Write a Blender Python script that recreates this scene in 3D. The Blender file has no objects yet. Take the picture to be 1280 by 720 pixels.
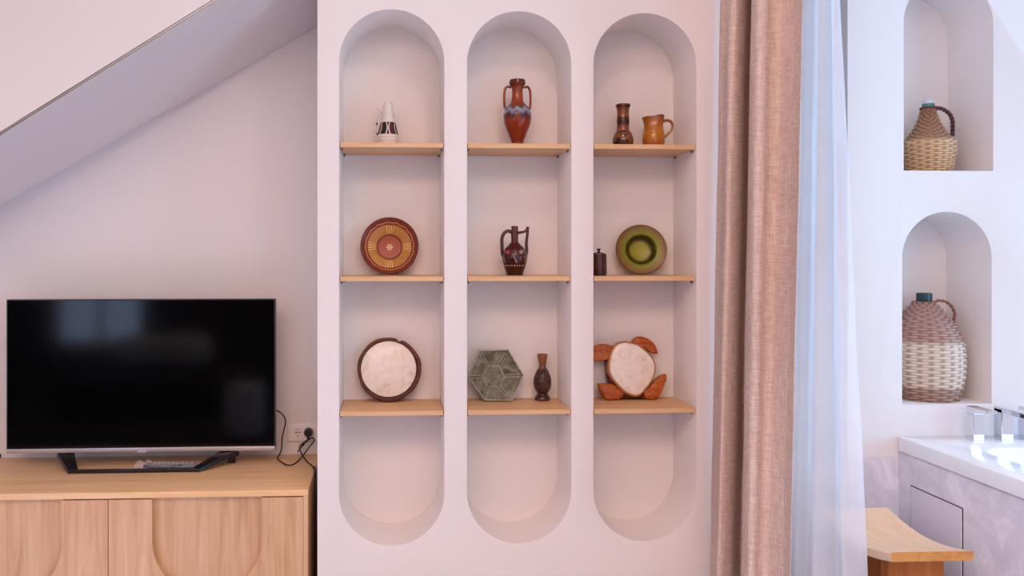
import bpy, bmesh, math, random
from mathutils import Vector, Matrix
from mathutils.geometry import tessellate_polygon
random.seed(7)
C = bpy.context.scene.collection
PI = math.pi
# ------------------------------------------------------------------ camera geometry (metres, z up, niche wall at y = 0)
D, H, F = 2.54, 1.25, 1000.0
TH = math.atan(.0495); ct, st = math.cos(TH), math.sin(TH)
CX, CY = 537.5, 318.0
def ray(px, py):
    u, v = (px-CX)/F, (CY-py)/F
    return Vector((u*ct+st, ct-u*st, v))
def P(px, py, y):
    d = ray(px, py); t = (y+D)/d.y
    return Vector((d.x*t, y, H+d.z*t))
def PX(px, py, x):
    d = ray(px, py); t = x/d.x
    return Vector((x, d.y*t-D, H+d.z*t))
def PZ(px, py, z):
    d = ray(px, py); t = (z-H)/d.z
    return Vector((d.x*t, d.y*t-D, z))
def S(px, y):
    return (y+D)/ray(px, CY).y/F          # metres per pixel there

# ------------------------------------------------------------------ materials
class M:
    def __init__(s, name, rough=.6, spec=.5, **kw):
        s.m = bpy.data.materials.new(name); s.m.use_nodes = True
        s.t = s.m.node_tree; s.b = s.t.nodes['Principled BSDF']
        s.b.inputs['Roughness'].default_value = rough
        s.b.inputs['Specular IOR Level'].default_value = spec
        for k, v in kw.items(): s.b.inputs[k.replace('_', ' ')].default_value = v
    def n(s, typ, ins=None, **props):
        nd = s.t.nodes.new(typ)
        for k, v in props.items(): setattr(nd, k, v)
        for k, v in (ins or {}).items():
            if hasattr(v, 'is_linked') or isinstance(v, bpy.types.NodeSocket): s.t.links.new(v, nd.inputs[k])
            else: nd.inputs[k].default_value = v
        return nd
    def math(s, op, a, b=0.0, c=0.0):
        return s.n('ShaderNodeMath', {0: a, 1: b, 2: c}, operation=op).outputs[0]
    def obj(s): return s.n('ShaderNodeTexCoord').outputs['Object']
    def sep(s, v):
        o = s.n('ShaderNodeSeparateXYZ', {0: v}); return o.outputs
    def map(s, v, scale=(1, 1, 1), loc=(0, 0, 0), rot=(0, 0, 0)):
        return s.n('ShaderNodeMapping', {'Vector': v, 'Scale': scale, 'Location': loc, 'Rotation': rot}).outputs[0]
    def noise(s, v, scale=5, detail=3, rough=.5, dist=0):
        return s.n('ShaderNodeTexNoise', {'Vector': v, 'Scale': scale, 'Detail': detail, 'Roughness': rough, 'Distortion': dist}).outputs['Fac']
    def ramp(s, f, stops, interp='LINEAR'):
        nd = s.n('ShaderNodeValToRGB', {'Fac': f}); r = nd.color_ramp; r.interpolation = interp
        while len(r.elements) < len(stops): r.elements.new(.5)
        for e, (p, c) in zip(r.elements, stops):
            e.position = p; e.color = (*c[:3], 1)
        return nd.outputs['Color']
    def mix(s, f, a, b, mode='MIX'):
        nd = s.n('ShaderNodeMix', {}, data_type='RGBA', blend_type=mode)
        for k, v in ((0, f), (6, a), (7, b)):
            if isinstance(v, bpy.types.NodeSocket): s.t.links.new(v, nd.inputs[k])
            else: nd.inputs[k].default_value = v if k == 0 else (*v[:3], 1)
        return nd.outputs[2]
    def col(s, c):
        if isinstance(c, bpy.types.NodeSocket): s.t.links.new(c, s.b.inputs['Base Color'])
        else: s.b.inputs['Base Color'].default_value = (*c[:3], 1)
        return s
    def bump(s, h, strength=.3, dist=.002):
        b = s.n('ShaderNodeBump', {'Height': h, 'Strength': strength, 'Distance': dist})
        s.t.links.new(b.outputs[0], s.b.inputs['Normal']); return s
def rgb(h):
    c = [int(h[i:i+2], 16)/255 for i in (0, 2, 4)]
    return tuple(x/12.92 if x <= .04045 else ((x+.055)/1.055)**2.4 for x in c)

def plaster(name, c, var=.03):
    m = M(name, .85, .25); o = m.obj()
    n = m.noise(o, 3.0, 4); c2 = tuple(x*(1-var) for x in c)
    m.col(m.mix(n, c, c2)); m.bump(m.noise(o, 60, 4), .12, .002); return m.m
WALL = plaster('white_plaster', (.845, .785, .768))
DARKREFL = plaster('dark_reflection_matte', (.05, .045, .05))  # dark tone for unseen rear surfaces that the television mirrors
def concrete():
    m = M('grey_microcement', .55, .4); o = m.obj()
    a = m.noise(m.map(o, (1, 1, .8)), 9, 6, .6, 1.2); b = m.noise(o, 45, 3)
    c = m.ramp(a, [(.3, rgb('CCC8D2')), (.52, rgb('DCD8E2')), (.7, rgb('F0ECF2'))])
    m.col(m.mix(m.math('MULTIPLY', b, .25), c, rgb('BCB4BC'))); m.bump(b, .1, .002); return m.m
CONC = concrete()
def wood(name, cols, axis=0, scale=1.0, rough=.5, knots=True):
    m = M(name, rough, .35); o = m.obj()
    sc = [14, 14, 14]; sc[axis] = .9
    v = m.map(o, tuple(x*scale for x in sc))
    a = m.noise(v, 2.2, 6, .62, .9)
    sc2 = [90, 90, 90]; sc2[axis] = 3
    b = m.noise(m.map(o, tuple(x*scale for x in sc2)), 1.6, 3, .6)
    c = m.ramp(a, [(.28, cols[0]), (.5, cols[1]), (.72, cols[2])])
    c = m.mix(m.math('MULTIPLY', b, .45), c, cols[0])
    if knots:
        kv = [5, 5, 5]; kv[axis] = 2.2
        k = m.n('ShaderNodeTexVoronoi', {'Vector': m.map(o, tuple(kv), (.37, .2, .61)), 'Scale': 1.0}).outputs['Distance']
        kf = m.ramp(k, [(.0, (1, 1, 1)), (.05, (.55,)*3), (.11, (0, 0, 0))])
        c = m.mix(m.math('MULTIPLY', kf, .6), c, tuple(x*.45 for x in cols[0]))
    m.col(c); m.bump(b, .15, .001); return m.m
OAK_V = wood('oak_upright_grain', [rgb('C0946A'), rgb('D9AF86'), rgb('E6C29C')], 2)
OAK_H = wood('oak_lengthwise_grain', [rgb('E2B27C'), rgb('F2C898'), rgb('F8D6AE')], 0)
SHELF = wood('shelf_oak', [rgb('CFA070'), rgb('DFB588'), rgb('E8C59C')], 0, knots=False)
TEAK_T = wood('stool_seat_wood', [rgb('E8BC90'), rgb('F2D2B0'), rgb('F6DEC4')], 1, .8, .45, False)
TEAK_L = wood('stool_leg_wood', [rgb('A35C28'), rgb('BF7638'), rgb('CF8C4C')], 2, .8, .45, False)
def flat(name, c, rough=.5, spec=.5, **kw):
    m = M(name, rough, spec, **kw); o = m.obj()
    n = m.noise(o, 35, 2); m.col(m.mix(n, c, tuple(x*.93 for x in c))); return m.m
BLACK = flat('black_plastic', (.008, .008, .009), .35)
CABLE = flat('black_rubber', (.012, .008, .008), .5)
SCREEN = flat('dark_glass_screen', (.001, .001, .0013), .09, .3)
SILVER = flat('satin_silver', (.62, .58, .60), .35, .5, Metallic=.75)
DARKMETAL = flat('gunmetal', (.03, .028, .03), .25, .5, Metallic=.6)
CHROME = flat('polished_chrome', (.80, .82, .88), .07, .5, Metallic=1.0)
WHITEPL = flat('white_socket_plastic', rgb('F8F1EF'), .4)
ACRYL = flat('white_acrylic', (.86, .86, .88), .18)
PINMETAL = flat('steel_pin', (.25, .22, .2), .35, .5, Metallic=.8)
PLASTICBAG = M('clear_film', .12, .6, Alpha=.2); PLASTICBAG.col((.95, .95, 1)); PLASTICBAG = PLASTICBAG.m
WHITEFAB = flat('white_cotton', (.8, .8, .82), .9, .1)
FLOORM = wood('pale_floor_boards', [rgb('C9C8D4'), rgb('D6D5E0'), rgb('E0DFEA')], 0, .6, .5)

def linen():
    m = M('linen_weave', .95, .1); o = m.obj()
    a = m.noise(m.map(o, (30, 30, 330)), 1.0, 2, .6); b = m.noise(m.map(o, (330, 330, 16)), 1.0, 2, .6)
    big = m.noise(m.map(o, (9, 9, 200)), 1.0, 4, .7)
    f = m.math('ADD', m.math('MULTIPLY', a, .5), m.math('MULTIPLY', b, .5))
    c = m.ramp(f, [(.34, rgb('C0A498')), (.5, rgb('DAC3B8')), (.64, rgb('ECDACF'))])
    c = m.mix(m.math('MULTIPLY', big, .35), c, rgb('BFA79C'))
    m.col(c); m.bump(f, .35, .002); return m.m
LINEN = linen()
def sheer():
    m = bpy.data.materials.new('sheer_voile'); m.use_nodes = True; t = m.node_tree
    out = t.nodes['Material Output']; t.nodes.remove(t.nodes['Principled BSDF'])
    N = lambda k: t.nodes.new(k)
    dif, tra, tp, m1, m2 = N('ShaderNodeBsdfDiffuse'), N('ShaderNodeBsdfTranslucent'), N('ShaderNodeBsdfTransparent'), N('ShaderNodeMixShader'), N('ShaderNodeMixShader')
    tc, nz, mp = N('ShaderNodeTexCoord'), N('ShaderNodeTexNoise'), N('ShaderNodeMapRange')
    t.links.new(tc.outputs['Object'], nz.inputs['Vector']); nz.inputs['Scale'].default_value = 14
    mp.inputs['To Min'].default_value = .2; mp.inputs['To Max'].default_value = .3
    t.links.new(nz.outputs['Fac'], mp.inputs['Value'])
    dif.inputs[0].default_value = (.91, .935, .98, 1); tra.inputs[0].default_value = (.91, .94, .99, 1)
    m1.inputs[0].default_value = .55
    t.links.new(dif.outputs[0], m1.inputs[1]); t.links.new(tra.outputs[0], m1.inputs[2])
    t.links.new(mp.outputs[0], m2.inputs[0]); t.links.new(m1.outputs[0], m2.inputs[1]); t.links.new(tp.outputs[0], m2.inputs[2])
    t.links.new(m2.outputs[0], out.inputs['Surface']); return m
SHEER = sheer()

def glaze(name, stops, h, rough=.14, dist=.0, nscale=30, amt=.06, bumpy=0, interp='LINEAR', coat=.12):
    """glaze banded by height above the foot (object z / h) with wandering edges"""
    m = M(name, rough, .5, Coat_Weight=coat, Coat_Roughness=.08); o = m.obj()
    z = m.sep(o)[2]; n = m.noise(o, nscale, 3)
    f = m.math('ADD', m.math('DIVIDE', z, h), m.math('MULTIPLY', m.math('SUBTRACT', n, .5), amt))
    c = m.ramp(f, stops, interp)
    sp = m.noise(o, 140, 3)
    m.col(m.mix(m.math('MULTIPLY', sp, .3), c, (.02, .008, .004)))
    if bumpy: m.bump(m.noise(o, 90, 3), bumpy, .003)
    return m.m

# ------------------------------------------------------------------ mesh helpers
def finish(name, bm, mat, parent=None, smooth=None, loc=None):
    bmesh.ops.recalc_face_normals(bm, faces=bm.faces)
    me = bpy.data.meshes.new(name); bm.to_mesh(me); bm.free()
    for m in (mat if isinstance(mat, (list, tuple)) else [mat]): me.materials.append(m)
    if smooth is not None:
        for p in me.polygons: p.use_smooth = True
        me.set_sharp_from_angle(angle=math.radians(smooth))
    o = bpy.data.objects.new(name, me); C.objects.link(o)
    if loc is not None: o.location = loc
    if parent is not None: o.parent = parent
    return o
def thing(name, label, cat, loc=(0, 0, 0), group=None):
    o = bpy.data.objects.new(name, None); C.objects.link(o); o.location = loc; o.empty_display_size = .05
    return tag(o, label, cat, group)
def tag(o, label, cat, group=None):
    o['label'] = label; o['category'] = cat
    if group: o['group'] = group
    return o
def struct(o):
    o['kind'] = 'structure'; return o
def box(bm, lo, hi, bevel=0.0, seg=2):
    r = bmesh.ops.create_cube(bm, size=1.0)
    vs = r['verts']
    for v in vs:
        v.co = Vector(((lo[i]+hi[i])/2 + v.co[i]*(hi[i]-lo[i]) for i in range(3)))
    if bevel:
        es = list({e for v in vs for e in v.link_edges})
        bmesh.ops.bevel(bm, geom=es, offset=bevel, segments=seg, profile=.5, affect='EDGES')
    return bm
def boxm(lo, hi, bevel=0.0, seg=2): return box(bmesh.new(), lo, hi, bevel, seg)
def rings_mesh(bm, rings, close_u=True, cap0=False, cap1=False):
    vv = [[bm.verts.new(p) for p in r] for r in rings]
    n = len(vv[0])
    for a, b in zip(vv, vv[1:]):
        for i in range(n if close_u else n-1):
            j = (i+1) % n
            bm.faces.new((a[i], a[j], b[j], b[i]))
    if cap0: bm.faces.new(vv[0])
    if cap1: bm.faces.new(vv[-1])
    return vv
def catmull(pts, per=8):
    pts = [Vector(p) for p in pts]
    if len(pts) < 3: return pts
    q = [2*pts[0]-pts[1]] + pts + [2*pts[-1]-pts[-2]]; out = []
    for i in range(1, len(q)-2):
        p0, p1, p2, p3 = q[i-1:i+3]
        for k in range(per):
            t = k/per
            out.append(.5*((2*p1)+(p2-p0)*t+(2*p0-5*p1+4*p2-p3)*t*t+(3*p1-p0-3*p2+p3)*t**3))
    out.append(pts[-1]); return out
def tube(bm, pts, rad, seg=10, smooth=8, flat=1.0, cap=True):
    path = catmull(pts, smooth) if smooth else [Vector(p) for p in pts]
    n = len(path); rings = []; up = None
    for i, p in enumerate(path):
        t = (path[min(i+1, n-1)]-path[max(i-1, 0)]).normalized()
        if up is None:
            up = Vector((0, 1, 0)) if abs(t.y) < .9 else Vector((1, 0, 0))
        up = (up - t*up.dot(t)).normalized(); sd = t.cross(up)
        r = rad(i/(n-1)) if callable(rad) else rad
        rings.append([p + up*(r*flat*math.cos(a)) + sd*(r*math.sin(a)) for a in (2*PI*k/seg for k in range(seg))])
    rings_mesh(bm, rings, True, cap, cap); return bm
def lathe(bm, prof, seg=48, cap0=True, cap1=False, y0=0):
    rings = [[(r*math.cos(a), y0+r*math.sin(a), z) for a in (2*PI*k/seg for k in range(seg))] for r, z in prof]
    rings_mesh(bm, rings, True, cap0, cap1); return bm
def smooth_prof(prof, per=5):
    return [(max(p.x, .0004), p.y) for p in catmull([Vector((r, z, 0)) for r, z in prof], per)]
def hollow(prof, t):
    r, z = prof[-1]
    z0 = prof[0][1]
    k = [(r-t*.3, z+t*.4), (r-t, z)]
    depth = z - .45*(z-z0)
    inner = [(max(rr-t, .0008), zz) for rr, zz in prof if depth < zz < z-.0005][::-1]
    return prof + k + inner + [(.0006, depth)]
def slab(bm, loop, y0, y1, inset=0.0, dome=0.0):
    """loop of (x,z), extruded from y1 (back) to y0 (front); rounded front edge"""
    c = Vector((sum(p[0] for p in loop)/len(loop), sum(p[1] for p in loop)/len(loop)))
    def sc(k): return [(c.x+(x-c.x)*k, c.y+(z-c.y)*k) for x, z in loop]
    R = max((Vector(p)-c).length for p in loop)
    steps = [(1, y1)]
    if inset:
        k = inset/R
        steps += [(1, y0+inset), (1-k*.3, y0+inset*.3), (1-k, y0)]
    else: steps += [(1, y0)]
    if dome:
        for q in (.8, .55, .25): steps.append(((1-(inset/R))*q, y0-dome*(1-q*q)))
    rings = [[(x, y, z) for x, z in sc(k)] for k, y in steps]
    rings_mesh(bm, rings, True, True, True); return bm
def plate_with_holes(bm, outer, holes, y):
    """flat face in the plane y with holes; returns vertex loops"""
    loops = [outer]+holes
    flatv = [bm.verts.new((x, y, z)) for lp in loops for x, z in lp]
    for tri in tessellate_polygon([[Vector((x, z, 0)) for x, z in lp] for lp in loops]):
        try: bm.faces.new([flatv[i] for i in tri])
        except ValueError: pass
    out = []; k = 0
    for lp in loops: out.append(flatv[k:k+len(lp)]); k += len(lp)
    return out
def extrude_loop(bm, vloop, rings, cap=False):
    prev = vloop; n = len(prev)
    for r in rings:
        cur = [bm.verts.new(p) for p in r]
        for i in range(n): bm.faces.new((prev[i], prev[(i+1) % n], cur[(i+1) % n], cur[i]))
        prev = cur
    if cap: bm.faces.new(prev)
def arch(x0, x1, z0, z1, top=True, bottom=True, n=28):
    """outline with round ends, counter-clockwise"""
    r = (x1-x0)/2; cx = (x0+x1)/2; out = []
    if bottom: out += [(cx+r*math.cos(a), z0+r+r*math.sin(a)) for a in (PI+PI*k/n for k in range(n+1))]
    else: out += [(x0, z0), (x1, z0)]
    if top: out += [(cx+r*math.cos(a), z1-r+r*math.sin(a)) for a in (PI*k/n for k in range(n+1))]
    else: out += [(x1, z1), (x0, z1)]
    return out
def shrink(loop, d):
    cx = sum(p[0] for p in loop)/len(loop); n = len(loop); out = []
    for i, (x, z) in enumerate(loop):
        a = Vector(loop[i-1]); b = Vector(loop[(i+1) % n]); t = (b-a).normalized(); nn = Vector((-t.y, t.x))
        out.append((x+nn.x*d, z+nn.y*d))
    return out

# ------------------------------------------------------------------ room shell
ZC = 2.80; YW = .48; YB = -.03; DEP = .212; YS = -.12
XL = P(396.8, 318, 0).x; XR = P(908, 318, 0).x
NX = [(P(a, 318, 0).x, P(b, 318, 0).x) for a, b in ((424, 555.2), (584, 714), (742, 870.6))]
NZ0, NZ1 = .326, 2.027
def niche_wall(name, x0, x1, yf, yb, zc, arches, dep):
    bm = bmesh.new(); e = .0025
    loops = plate_with_holes(bm, [(x0, 0), (x1, 0), (x1, zc), (x0, zc)], [shrink(a, -e) for a in arches], yf)
    extrude_loop(bm, loops[0], [[(x, yb, z) for x, z in ((x0, 0), (x1, 0), (x1, zc), (x0, zc))]], True)
    for vl, a in zip(loops[1:], arches):
        extrude_loop(bm, vl, [[(x, yf+e*.3, z) for x, z in shrink(a, -e*.3)], [(x, yf+e, z) for x, z in a],
                              [(x, yf+dep-.004, z) for x, z in a], [(x, yf+dep-.001, z) for x, z in shrink(a, .001)], [(x, yf+dep, z) for x, z in shrink(a, .004)]], True)
    return struct(finish(name, bm, WALL, None, 25))
niche_wall('wall_center', XL, XR, 0, YW, ZC, [arch(a, b, NZ0, NZ1) for a, b in NX], DEP)
XB = P(1059.5, 318, YB).x
lowN = (P(1128, 506, YB), P(1239.5, 265, YB)); upN = (P(1130, 213, YB), P(1241.5, -28, YB))
niche_wall('wall_right', XB, 3.3, YB, .30, ZC, [arch(a.x, b.x, a.z, b.z, True, False) for a, b in (lowN, upN)], DEP)
struct(finish('wall_back', boxm((-3.6, YW, 0), (3.4, YW+.1, ZC)), WALL))
struct(finish('wall_left', boxm((-3.7, -4.1, 0), (-3.6, YW+.1, ZC)), WALL))
struct(finish('floor', boxm((-3.7, -4.1, -.1), (3.5, YW+.1, 0)), FLOORM))
struct(finish('ceiling', boxm((-3.7, -4.1, ZC), (3.5, YW+.1, ZC+.1)), WALL))
def wall_with_window(name, axis, at0, at1, a0, a1, w, mat):
    bm = bmesh.new(); (w0, w1, z0, z1) = w
    for (p0, p1, q0, q1) in ((a0, w0, 0, ZC), (w1, a1, 0, ZC), (w0, w1, 0, z0), (w0, w1, z1, ZC)):
        lo = (p0, at0, q0) if axis == 'x' else (at0, p0, q0); hi = (p1, at1, q1) if axis == 'x' else (at1, p1, q1)
        if p1-p0 > 1e-4 and q1-q0 > 1e-4: box(bm, lo, hi)
    struct(finish(name, bm, mat))
def window_frame(name, axis, at, w):
    bm = bmesh.new(); (w0, w1, z0, z1) = w; f = .05; m = (w0+w1)/2
    for (p0, p1, q0, q1) in ((w0, w0+f, z0, z1), (w1-f, w1, z0, z1), (w0+f, w1-f, z0, z0+f), (w0+f, w1-f, z1-f, z1), (m-f/2, m+f/2, z0+f, z1-f)):
        lo = (p0, at-.03, q0) if axis == 'x' else (at-.03, p0, q0); hi = (p1, at+.03, q1) if axis == 'x' else (at+.03, p1, q1)
        box(bm, lo, hi)
    struct(finish(name, bm, WHITEPL))
W1 = (1.1, 2.8, .1, 1.9); W2 = (-1.3, -.26, .6, 2.3); W4 = (-3.25, -1.65, .15, 1.6)
W3 = (-2.96, -2.18, .44, 1.9)
wall_with_window('wall_rear', 'x', -4.1, -4.0, .2, 3.5, W1, WALL); wall_with_window('wall_behind', 'x', -4.1, -4.0, -3.7, .2, W3, WALL); window_frame('window_3', 'x', -4.05, W3); window_frame('window_1', 'x', -4.05, W1)
wall_with_window('wall_side', 'y', 3.4, 3.5, -1.6, YW+.1, W2, WALL); window_frame('window_2', 'y', 3.45, W2)
wall_with_window('wall_far', 'y', 3.4, 3.5, -4.0, -1.6, W4, WALL); window_frame('window_4', 'y', 3.45, W4)

b = bmesh.new()
for lo, hi in (((-3.6, -4.0, 0), (-2.96, -3.98, 1.15)), ((-2.18, -4.0, 0), (.2, -3.98, 1.15)), ((-2.96, -4.0, 0), (-2.18, -3.98, .44))): box(b, lo, hi)
struct(finish('dark_reflection_panel', b, DARKREFL))  # unseen dark panels added to keep the television's mirror image black
# sloping underside of the stairs over the television
def line1(x): return 172-.617*x
def line2(x): return 253-.577*x
bm = bmesh.new()
xs = (-650, 397)
A = [P(x, line1(x), YS) for x in xs]; B = [P(x, line2(x), YW) for x in xs]
A[1] = P(402, line1(402), YS); A[1].x = XL-.001; B[1].x = XL-.001
v = [bm.verts.new(p) for p in (A[0], A[1], B[1], B[0], (A[0].x, YS, ZC), (A[1].x, YS, ZC), (B[1].x, YW, ZC), (B[0].x, YW, ZC))]
for f in ((0, 1, 2, 3), (0, 1, 5, 4), (3, 2, 6, 7), (4, 5, 6, 7), (0, 3, 7, 4), (1, 2, 6, 5)): bm.faces.new([v[i] for i in f])
bmesh.ops.bevel(bm, geom=[e for e in bm.edges if {e.verts[0], e.verts[1]} == {v[0], v[1]}], offset=.006, segments=3, affect='EDGES')
struct(finish('ceiling_slope', bm, WALL, None, 30))

# ------------------------------------------------------------------ shelves
SZ = (1.605, 1.180, .753); TK = .0155
what = {(0, 0): 'top oak shelf in the left arched niche, under the white jug', (0, 1): 'middle oak shelf in the left arched niche, under the star plate',
        (0, 2): 'lowest oak shelf in the left arched niche, under the bark-rimmed disc', (1, 0): 'top oak shelf in the central arched niche, under the tall red amphora',
        (1, 1): 'middle oak shelf in the central arched niche, under the dark two-handled jug', (1, 2): 'lowest oak shelf in the central arched niche, under the hexagonal dish',
        (2, 0): 'top oak shelf in the arched niche beside the curtain, under brown vase and ochre jug', (2, 1): 'middle oak shelf in the arched niche beside the curtain, under the green plate',
        (2, 2): 'lowest oak shelf in the arched niche beside the curtain, under the wooden turtle'}
w0 = NX[0][1]-NX[0][0]
def shelf_proto():
    r = thing('niche_shelf', '', 'shelf')
    hw = w0/2-.0022
    finish('board', boxm((-hw, .001, -TK), (hw, DEP-.002, 0), .0012, 1), SHELF, r)
    for sx in (-1, 1):
        for yy in (.028, .178):
            b = bmesh.new(); x = sx*(hw-.004)
            tube(b, [(x+sx*.0035, yy, -TK-.004), (x-sx*.004, yy, -TK-.004)], .0028, 10, 0)
            box(b, (x-.0022, yy-.0022, -TK-.009), (x+.0022, yy+.0022, -TK))
            finish('shelf_pin', b, PINMETAL, r)
    return r
sp = shelf_proto(); first = True
for k, (a, b) in enumerate(NX):
    for j, z in enumerate(SZ):
        if first: o = sp; first = False
        else:
            o = sp.copy(); C.objects.link(o)
            for ch in sp.children:
                c = ch.copy(); C.objects.link(c); c.parent = o
        o.location = ((a+b)/2, 0, z); o.scale = ((b-a)/w0, 1, 1)
        tag(o, what[(k, j)], 'shelf', 'oak shelves in the arched niches')

# ------------------------------------------------------------------ pottery
def vessel(name, label, cat, cx, yc, z, prof, mat, handles=(), t=1.2, seg=48, extra=None, hmat=None, top=None, flatten=None):
    s = S(cx, yc); pos = P(cx, 318, yc); pos.z = z
    pr = smooth_prof([(r*s, h*s) for r, h in prof])
    bm = bmesh.new(); lathe(bm, hollow(pr, t*s), seg, True, True)
    if top: top(bm, s)
    if not handles and not extra:
        return tag(finish(name, bm, mat, None, 50, pos), label, cat)
    r = thing(name, label, cat, pos)
    finish('body', bm, mat, r, 50)
    for pts, rad in handles:
        b = bmesh.new()
        tube(b, [(q[0]*s, (q[2] if len(q) > 2 else 0)*s, q[1]*s) for q in pts], (lambda u, rr=rad: rr(u)*s) if callable(rad) else rad*s, 12, 8, 1.25)
        finish('handle', b, hmat or mat, r, 60)
    if extra: extra(r, s)
    return r
E = .0006
# white ribbed jug with a dark band
def white_jug_mat():
    s = S(485, .13); h = 59*s
    m = M('chalk_white_and_maroon', .55, .4); o = m.obj(); x, y, z = m.sep(o)
    f = m.math('DIVIDE', z, h)
    band = m.math('MULTIPLY', m.math('GREATER_THAN', f, .262), m.math('LESS_THAN', f, .52))
    ang = m.math('ARCTAN2', x, m.math('MULTIPLY', y, -1))
    bow = m.math('MULTIPLY', m.math('SINE', m.math('MULTIPLY', m.math('SUBTRACT', f, .262), 12.2)), .38)
    st_ = m.math('ABSOLUTE', m.math('SINE', m.math('ADD', m.math('MULTIPLY', ang, 2.6), m.math('MULTIPLY', bow, m.math('SIGN', m.math('SINE', m.math('MULTIPLY', ang, 2.6)))))))
    lines = m.math('LESS_THAN', m.math('ABSOLUTE', m.math('SUBTRACT', st_, .55)), .12)
    dk = m.mix(m.math('GREATER_THAN', m.math('SINE', m.math('MULTIPLY', ang, 5.2)), .2), (.012, .006, .008), (.11, .008, .014))
    bc = m.mix(lines, dk, (.75, .68, .63))
    m.col(m.mix(band, (.74, .66, .61), bc))
    m.bump(m.math('SINE', m.math('MULTIPLY', f, 95)), .35, .002); return m.m
vessel('jug', 'small white ribbed jug with a maroon and black patterned band', 'jug', 485, .125, SZ[0]+E,
       [(10, 0), (11.8, 3), (12.5, 9), (12.7, 15), (11.6, 21), (9.3, 30.5), (8.0, 38), (6.9, 46), (6.2, 51), (5.2, 57)], white_jug_mat(),
       [([(-6.5, 44, 1), (-10, 46.5, 1), (-14, 50.5, 1)], lambda u: 1.3-.7*u), ([(-7, 46, 1), (-12.2, 40, 1), (-14, 30, 1), (-13.4, 17, 1), (-11.5, 13, 1)], 1.0)])
# tall amphora
hA = 85*S(647, .12)
def drip():
    m = M('red_brown_glaze_with_blue_drip', .14, .4, Coat_Weight=.12, Coat_Roughness=.06); o = m.obj(); x, y, z = m.sep(o)
    f = m.math('DIVIDE', z, hA); ang = m.math('ARCTAN2', x, y)
    wv = m.math('ADD', m.math('MULTIPLY', m.math('SINE', m.math('MULTIPLY', ang, 9)), .022), m.math('MULTIPLY', m.noise(o, 45, 3), .06))
    g = m.math('ADD', f, wv)
    c = m.ramp(g, [(0, rgb('A8502A')), (.1, rgb('84260C')), (.42, rgb('96300E')), (.50, rgb('54211A')), (.535, rgb('6A6C8E')), (.585, rgb('A3A2AE')), (.625, rgb('5E4030')), (.66, rgb('98360F')), (.82, rgb('A04418')), (1, rgb('5E1E0E'))])
    n = m.noise(o, 70, 4)
    m.col(m.mix(m.math('MULTIPLY', n, .35), c, (.03, .008, .005))); return m.m
amph = [(8.4, 0), (8.5, 2.2), (7.5, 4), (7.9, 8.8), (11.7, 18.7), (15.8, 28.7), (17.3, 37), (17.0, 44), (14, 50.5), (8.5, 57), (7.0, 62), (6.7, 72), (8.0, 77.5), (9.7, 79.5), (10.2, 82), (9.6, 85)]
vessel('amphora', 'tall glossy red-brown amphora with two handles and a blue-grey drip band', 'vase', 646.7, .125, SZ[0]+E, amph, drip(),
       [([(-8, 76), (-12.5, 77), (-15.6, 73), (-16.4, 66), (-16.4, 56), (-15.6, 50), (-13.4, 46)], 1.55), ([(8, 76), (12.5, 77), (15.6, 73), (16.4, 66), (16.4, 56), (15.6, 50), (13.4, 46)], 1.55)])
# brown bulbous vase and ochre jug
def brownvase():
    h = 55*S(779, .12); m = M('mottled_brown_glaze', .14, .45, Coat_Weight=.12); o = m.obj(); x, y, z = m.sep(o)
    f = m.math('ADD', m.math('DIVIDE', z, h), m.math('MULTIPLY', m.noise(o, 40, 3), .08))
    c = m.ramp(f, [(0, rgb('2E1008')), (.12, rgb('6A3A12')), (.36, rgb('8A5220')), (.42, rgb('3C1810')), (.45, rgb('8E5030')), (.56, rgb('7A3A22')), (.6, rgb('3E140C')), (.74, rgb('4A180E')), (.78, rgb('8A5220')), (.95, rgb('6A3214')), (1, rgb('3E180C'))])
    p = m.math('GREATER_THAN', m.noise(m.map(o, (1, 1, 1), (.31, .1, .02)), 22, 1), .52)
    lo = m.math('LESS_THAN', f, .36)
    m.col(m.mix(m.math('MULTIPLY', m.math('MULTIPLY', p, lo), .9), c, rgb('2A0C08'))); return m.m
vessel('vase', 'mottled brown waisted vase with a bulbous base, beside the ochre jug', 'vase', 778.8, .12, SZ[0]+E,
       [(10.2, 0), (12.0, 4), (12.8, 9), (12.2, 14), (10.2, 19.5), (8.4, 21.5), (7.6, 24), (7.4, 29), (7.9, 35), (7.5, 39), (7.3, 44), (7.7, 50), (9.0, 53), (9.0, 55)], brownvase())
OCH = glaze('ochre_glaze', [(0, rgb('7A3E10')), (.15, rgb('B86A0E')), (.5, rgb('C67A16')), (.8, rgb('AE6418')), (1, rgb('8A4A14'))], 41*S(817, .11), .12)
def pinch(bm, s):
    for vv in bm.verts:                                             # pouring lip pulled towards the left front, notch behind it
        h = vv.co.z/s
        if h > 26:
            k = (h-26)/15.0; a = math.atan2(vv.co.y, vv.co.x)
            w = max(0, math.cos(a-math.radians(200)))**3
            vv.co.x += -2.2*s*w*k; vv.co.y += -.8*s*w*k
            vv.co.z -= 2.6*s*k*w
            n = max(0, math.cos(a-math.radians(255)))**14
            vv.co.y += 3.2*s*n*k; vv.co.z -= 1.2*s*k*n
vessel('jug', 'glossy ochre jug with a pinched lip and loop handle on its right', 'jug', 817, .115, SZ[0]+E,
       [(11, 0), (12.6, 4), (13.6, 10), (13.3, 17), (12.2, 22), (11.5, 27), (11.8, 33), (12.8, 38.5), (13.2, 41)], OCH,
       [([(12, 34.5), (17, 35.8), (22, 34), (24.3, 29), (22.3, 23), (17, 17.5), (13, 13.5)], lambda u: 1.8-.4*u)], top=pinch)
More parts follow.
